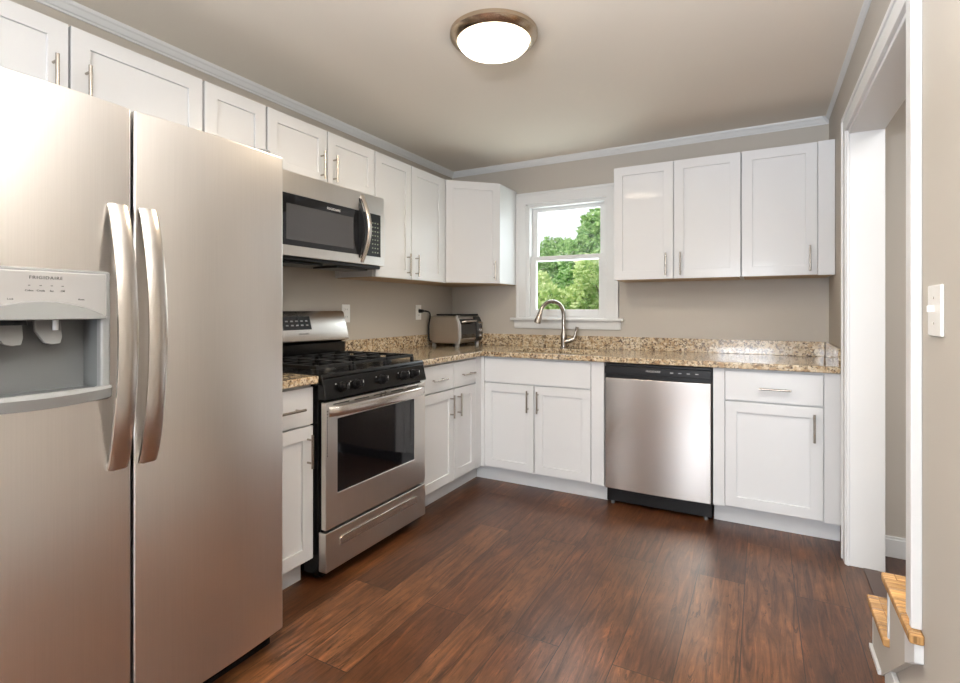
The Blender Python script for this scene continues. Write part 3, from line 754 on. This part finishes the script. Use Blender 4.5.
# ------------------------------------------------------------------ ceiling lights
def ceil_light(loc, label, power):
    t = thing('ceiling_light', label, 'ceiling light', loc)
    bm = bmesh.new(); lathe(bm, [(.176, 0), (.187, -.006), (.187, -.022), (.176, -.036), (.157, -.043), (.150, -.040), (.150, 0)], (0, 0, 0), 56, True)
    obj('metal_rim', bm, M['bronze'], t, smooth=True)
    bm = bmesh.new(); lathe(bm, [(.151, -.038), (.148, -.053), (.133, -.069), (.104, -.082), (.066, -.092), (.02, -.096), (.004, -.0965)], (0, 0, 0), 56, True)
    obj('glass_dome', bm, M['paper_dome'], t, smooth=True)
    l = bpy.data.lights.new('bulb', 'AREA'); l.shape = 'DISK'; l.size = .26; l.energy = power; l.color = (1, .83, .62)
    o = bpy.data.objects.new('bulb', l); C.objects.link(o); o.parent = t; o.location = (0, 0, -.103)
    return t
ceil_light((1.345, -1.835, CZ), 'round flush ceiling light with brass-toned rim and lit dome', 14)

# ------------------------------------------------------------------ staircase seen through the doorway
t = thing('staircase', 'short stair with oak treads at the foot of the doorway', 'stairs', (WX, -1.5, 0))
T = Vector((-WX, 1.5, 0)); SX = 3.60
def tread(y0, y1, z, y2=None):
    L = [(2.675, SX, y1, y0, z-.026, z)]
    return L
tr = obj('tread', fbm(lambda bm: box(bm, 2.674, SX, -1.785, -1.500, .158, .186)), M['oak'], t, .006, segs=3)
tr = obj('tread', fbm(lambda bm: ring_slab(bm, [2.674, WX-.0005, SX], [-2.105, -1.995, -1.752], lambda i, j: not (i == 1 and j == 0), .350, .378, lambda u, v, w: (u, v, w))), M['oak'], t, .006, segs=3)
obj('riser', fbm(lambda bm: box(bm, 2.690, SX, -1.521, -1.507, .001, .157)), M['trim'], t, .001)
obj('riser', fbm(lambda bm: box(bm, 2.686, SX, -1.786, -1.772, .187, .349)), M['trim'], t, .001)
obj('riser', fbm(lambda bm: box(bm, 2.835, SX, -2.046, -2.032, .379, .54)), M['trim'], t, .001)
obj('tread', fbm(lambda bm: box(bm, 2.835, SX, -2.30, -2.012, .541, .569)), M['oak'], t, .006)
obj('stringer', fbm(lambda bm: prism(bm, [(-1.522, 0), (-1.522, .157), (-1.787, .157), (-1.787, .349), (-1.992, .349), (-1.992, .240), (-1.665, .0)], 'x', 2.690, 2.706)), M['wall'], t)
obj('side_panel', fbm(lambda bm: prism(bm, [(-1.523, 0), (-1.523, .157), (-1.788, .157), (-1.788, .349), (-1.998, .349), (-1.998, .0)], 'x', 2.7065, 2.716)), M['wall'], t)
obj('end_trim', fbm(lambda bm: prism(bm, [(-1.993, .349), (-2.095, .349), (-2.095, .300), (-1.993, .240)], 'x', 2.686, WX-.0005)), M['trim'], t, .001)
obj('shoe_strip', fbm(lambda bm: box(bm, 2.680, 2.6895, -1.665, -1.507, 0, .016)), M['trim'], t, .001)

# ------------------------------------------------------------------ garden beyond the window
tag(boxes('lawn', [(-30, 25, 1.2, 45, -1.3, -1.2)], M['grass']), 'lawn stretching away behind the house, beyond the window', 'grass')['kind'] = 'stuff'
def blob_tree(label, loc, blobs, trunk_h, m, n, group=None, size=.16):
    t = thing('leafy_tree', label, 'tree', loc, 0, group)
    bm = bmesh.new(); tube(bm, [(0, 0, .04), (.05, 0, trunk_h*.5), (0, .05, trunk_h)], [.16, .12, .08] if trunk_h > 2 else [.08, .06, .04], 10)
    for (x, y, z, r) in blobs: tube(bm, [(0, .02, trunk_h*.6), (x*.5, y*.5, (trunk_h*.6+z)/2+.1), (x, y, z)], [.07, .045, .02] if trunk_h > 2 else [.03, .02, .008], 6)
    obj('trunk', bm, M['bark'], t, smooth=True)
    bm = bmesh.new(); tot = sum(b[3]**2 for b in blobs)
    for (x, y, z, r) in blobs:
        for _ in range(int(n*r*r/tot)):
            d = Vector((random.gauss(0, 1), random.gauss(0, 1), random.gauss(0, 1))).normalized()
            rad = r*(.62+.45*random.random()+.12*math.sin(d.x*7+x)*math.cos(d.z*6+z))
            p = Vector((x, y, z))+d*rad
            a = Vector((random.gauss(0, 1), random.gauss(0, 1), random.gauss(0, 1))).normalized(); b = a.orthogonal().normalized()
            s = size*(.5+random.random())
            v = [bm.verts.new(p+q) for q in (a*s, b*s*.45+a*s*.1, -a*s, -b*s*.45+a*s*.1)]
            bm.faces.new(v)
    me = bpy.data.meshes.new('foliage'); bm.to_mesh(me); bm.free(); me.materials.append(m)
    o = bpy.data.objects.new('foliage', me); C.objects.link(o); o.parent = t
    return t
GZ = -1.2
def ray_at(u, v, Y):   # where the picture point (u,v) lies at world y = Y
    k = .5012; f = 513.5
    d = Vector((-math.sin(k)+math.cos(k)*(u-480)/f, math.cos(k)+math.sin(k)*(u-480)/f, (309.81-v)/f)); s = (Y+3.7791)/d.y
    return (2.3434+d.x*s, Y, 1.2018+d.z*s)
def tree_from(label, base_u, Y, pts, m, n, size):
    bx = ray_at(base_u, 300, Y)[0]; bl = []
    for u, v, r in pts:
        p = ray_at(u, v, Y); bl.append((p[0]-bx, random.uniform(-.5, .5), p[2]-GZ, r))
    return blob_tree(label, (bx, Y, GZ), bl, 3.2 if Y > 9 else 1.2, m, n, None, size)
tree_from('tall green tree on the right side of the window view', 612, 11.5, [(596, 240, .45), (606, 232, .7), (615, 240, 1.0), (590, 254, .55), (600, 268, 1.0), (585, 285, .9), (612, 290, 1.2), (600, 298, 1.1), (626, 255, 1.2)], M['leaf'], 16000, .10)
tree_from('green tree rising at the left of the window view', 545, 17.0, [(549, 249, .5), (560, 247, .45), (545, 259, .6), (570, 258, .7), (552, 270, 1.1), (580, 262, .9), (535, 285, 1.4), (560, 288, 1.5), (545, 300, 1.6), (525, 300, 1.5)], M['leaf'], 16000, .10)
tree_from('pale yellow-green shrubby tree low in the lower window pane', 632, 7.8, [(596, 272, .35), (586, 282, .40), (600, 290, .5), (588, 300, .45), (575, 306, .5), (550, 303, .45), (540, 285, .30), (608, 303, .5), (600, 312, .5), (565, 312, .5)], M['leaf_light'], 9000, .065)
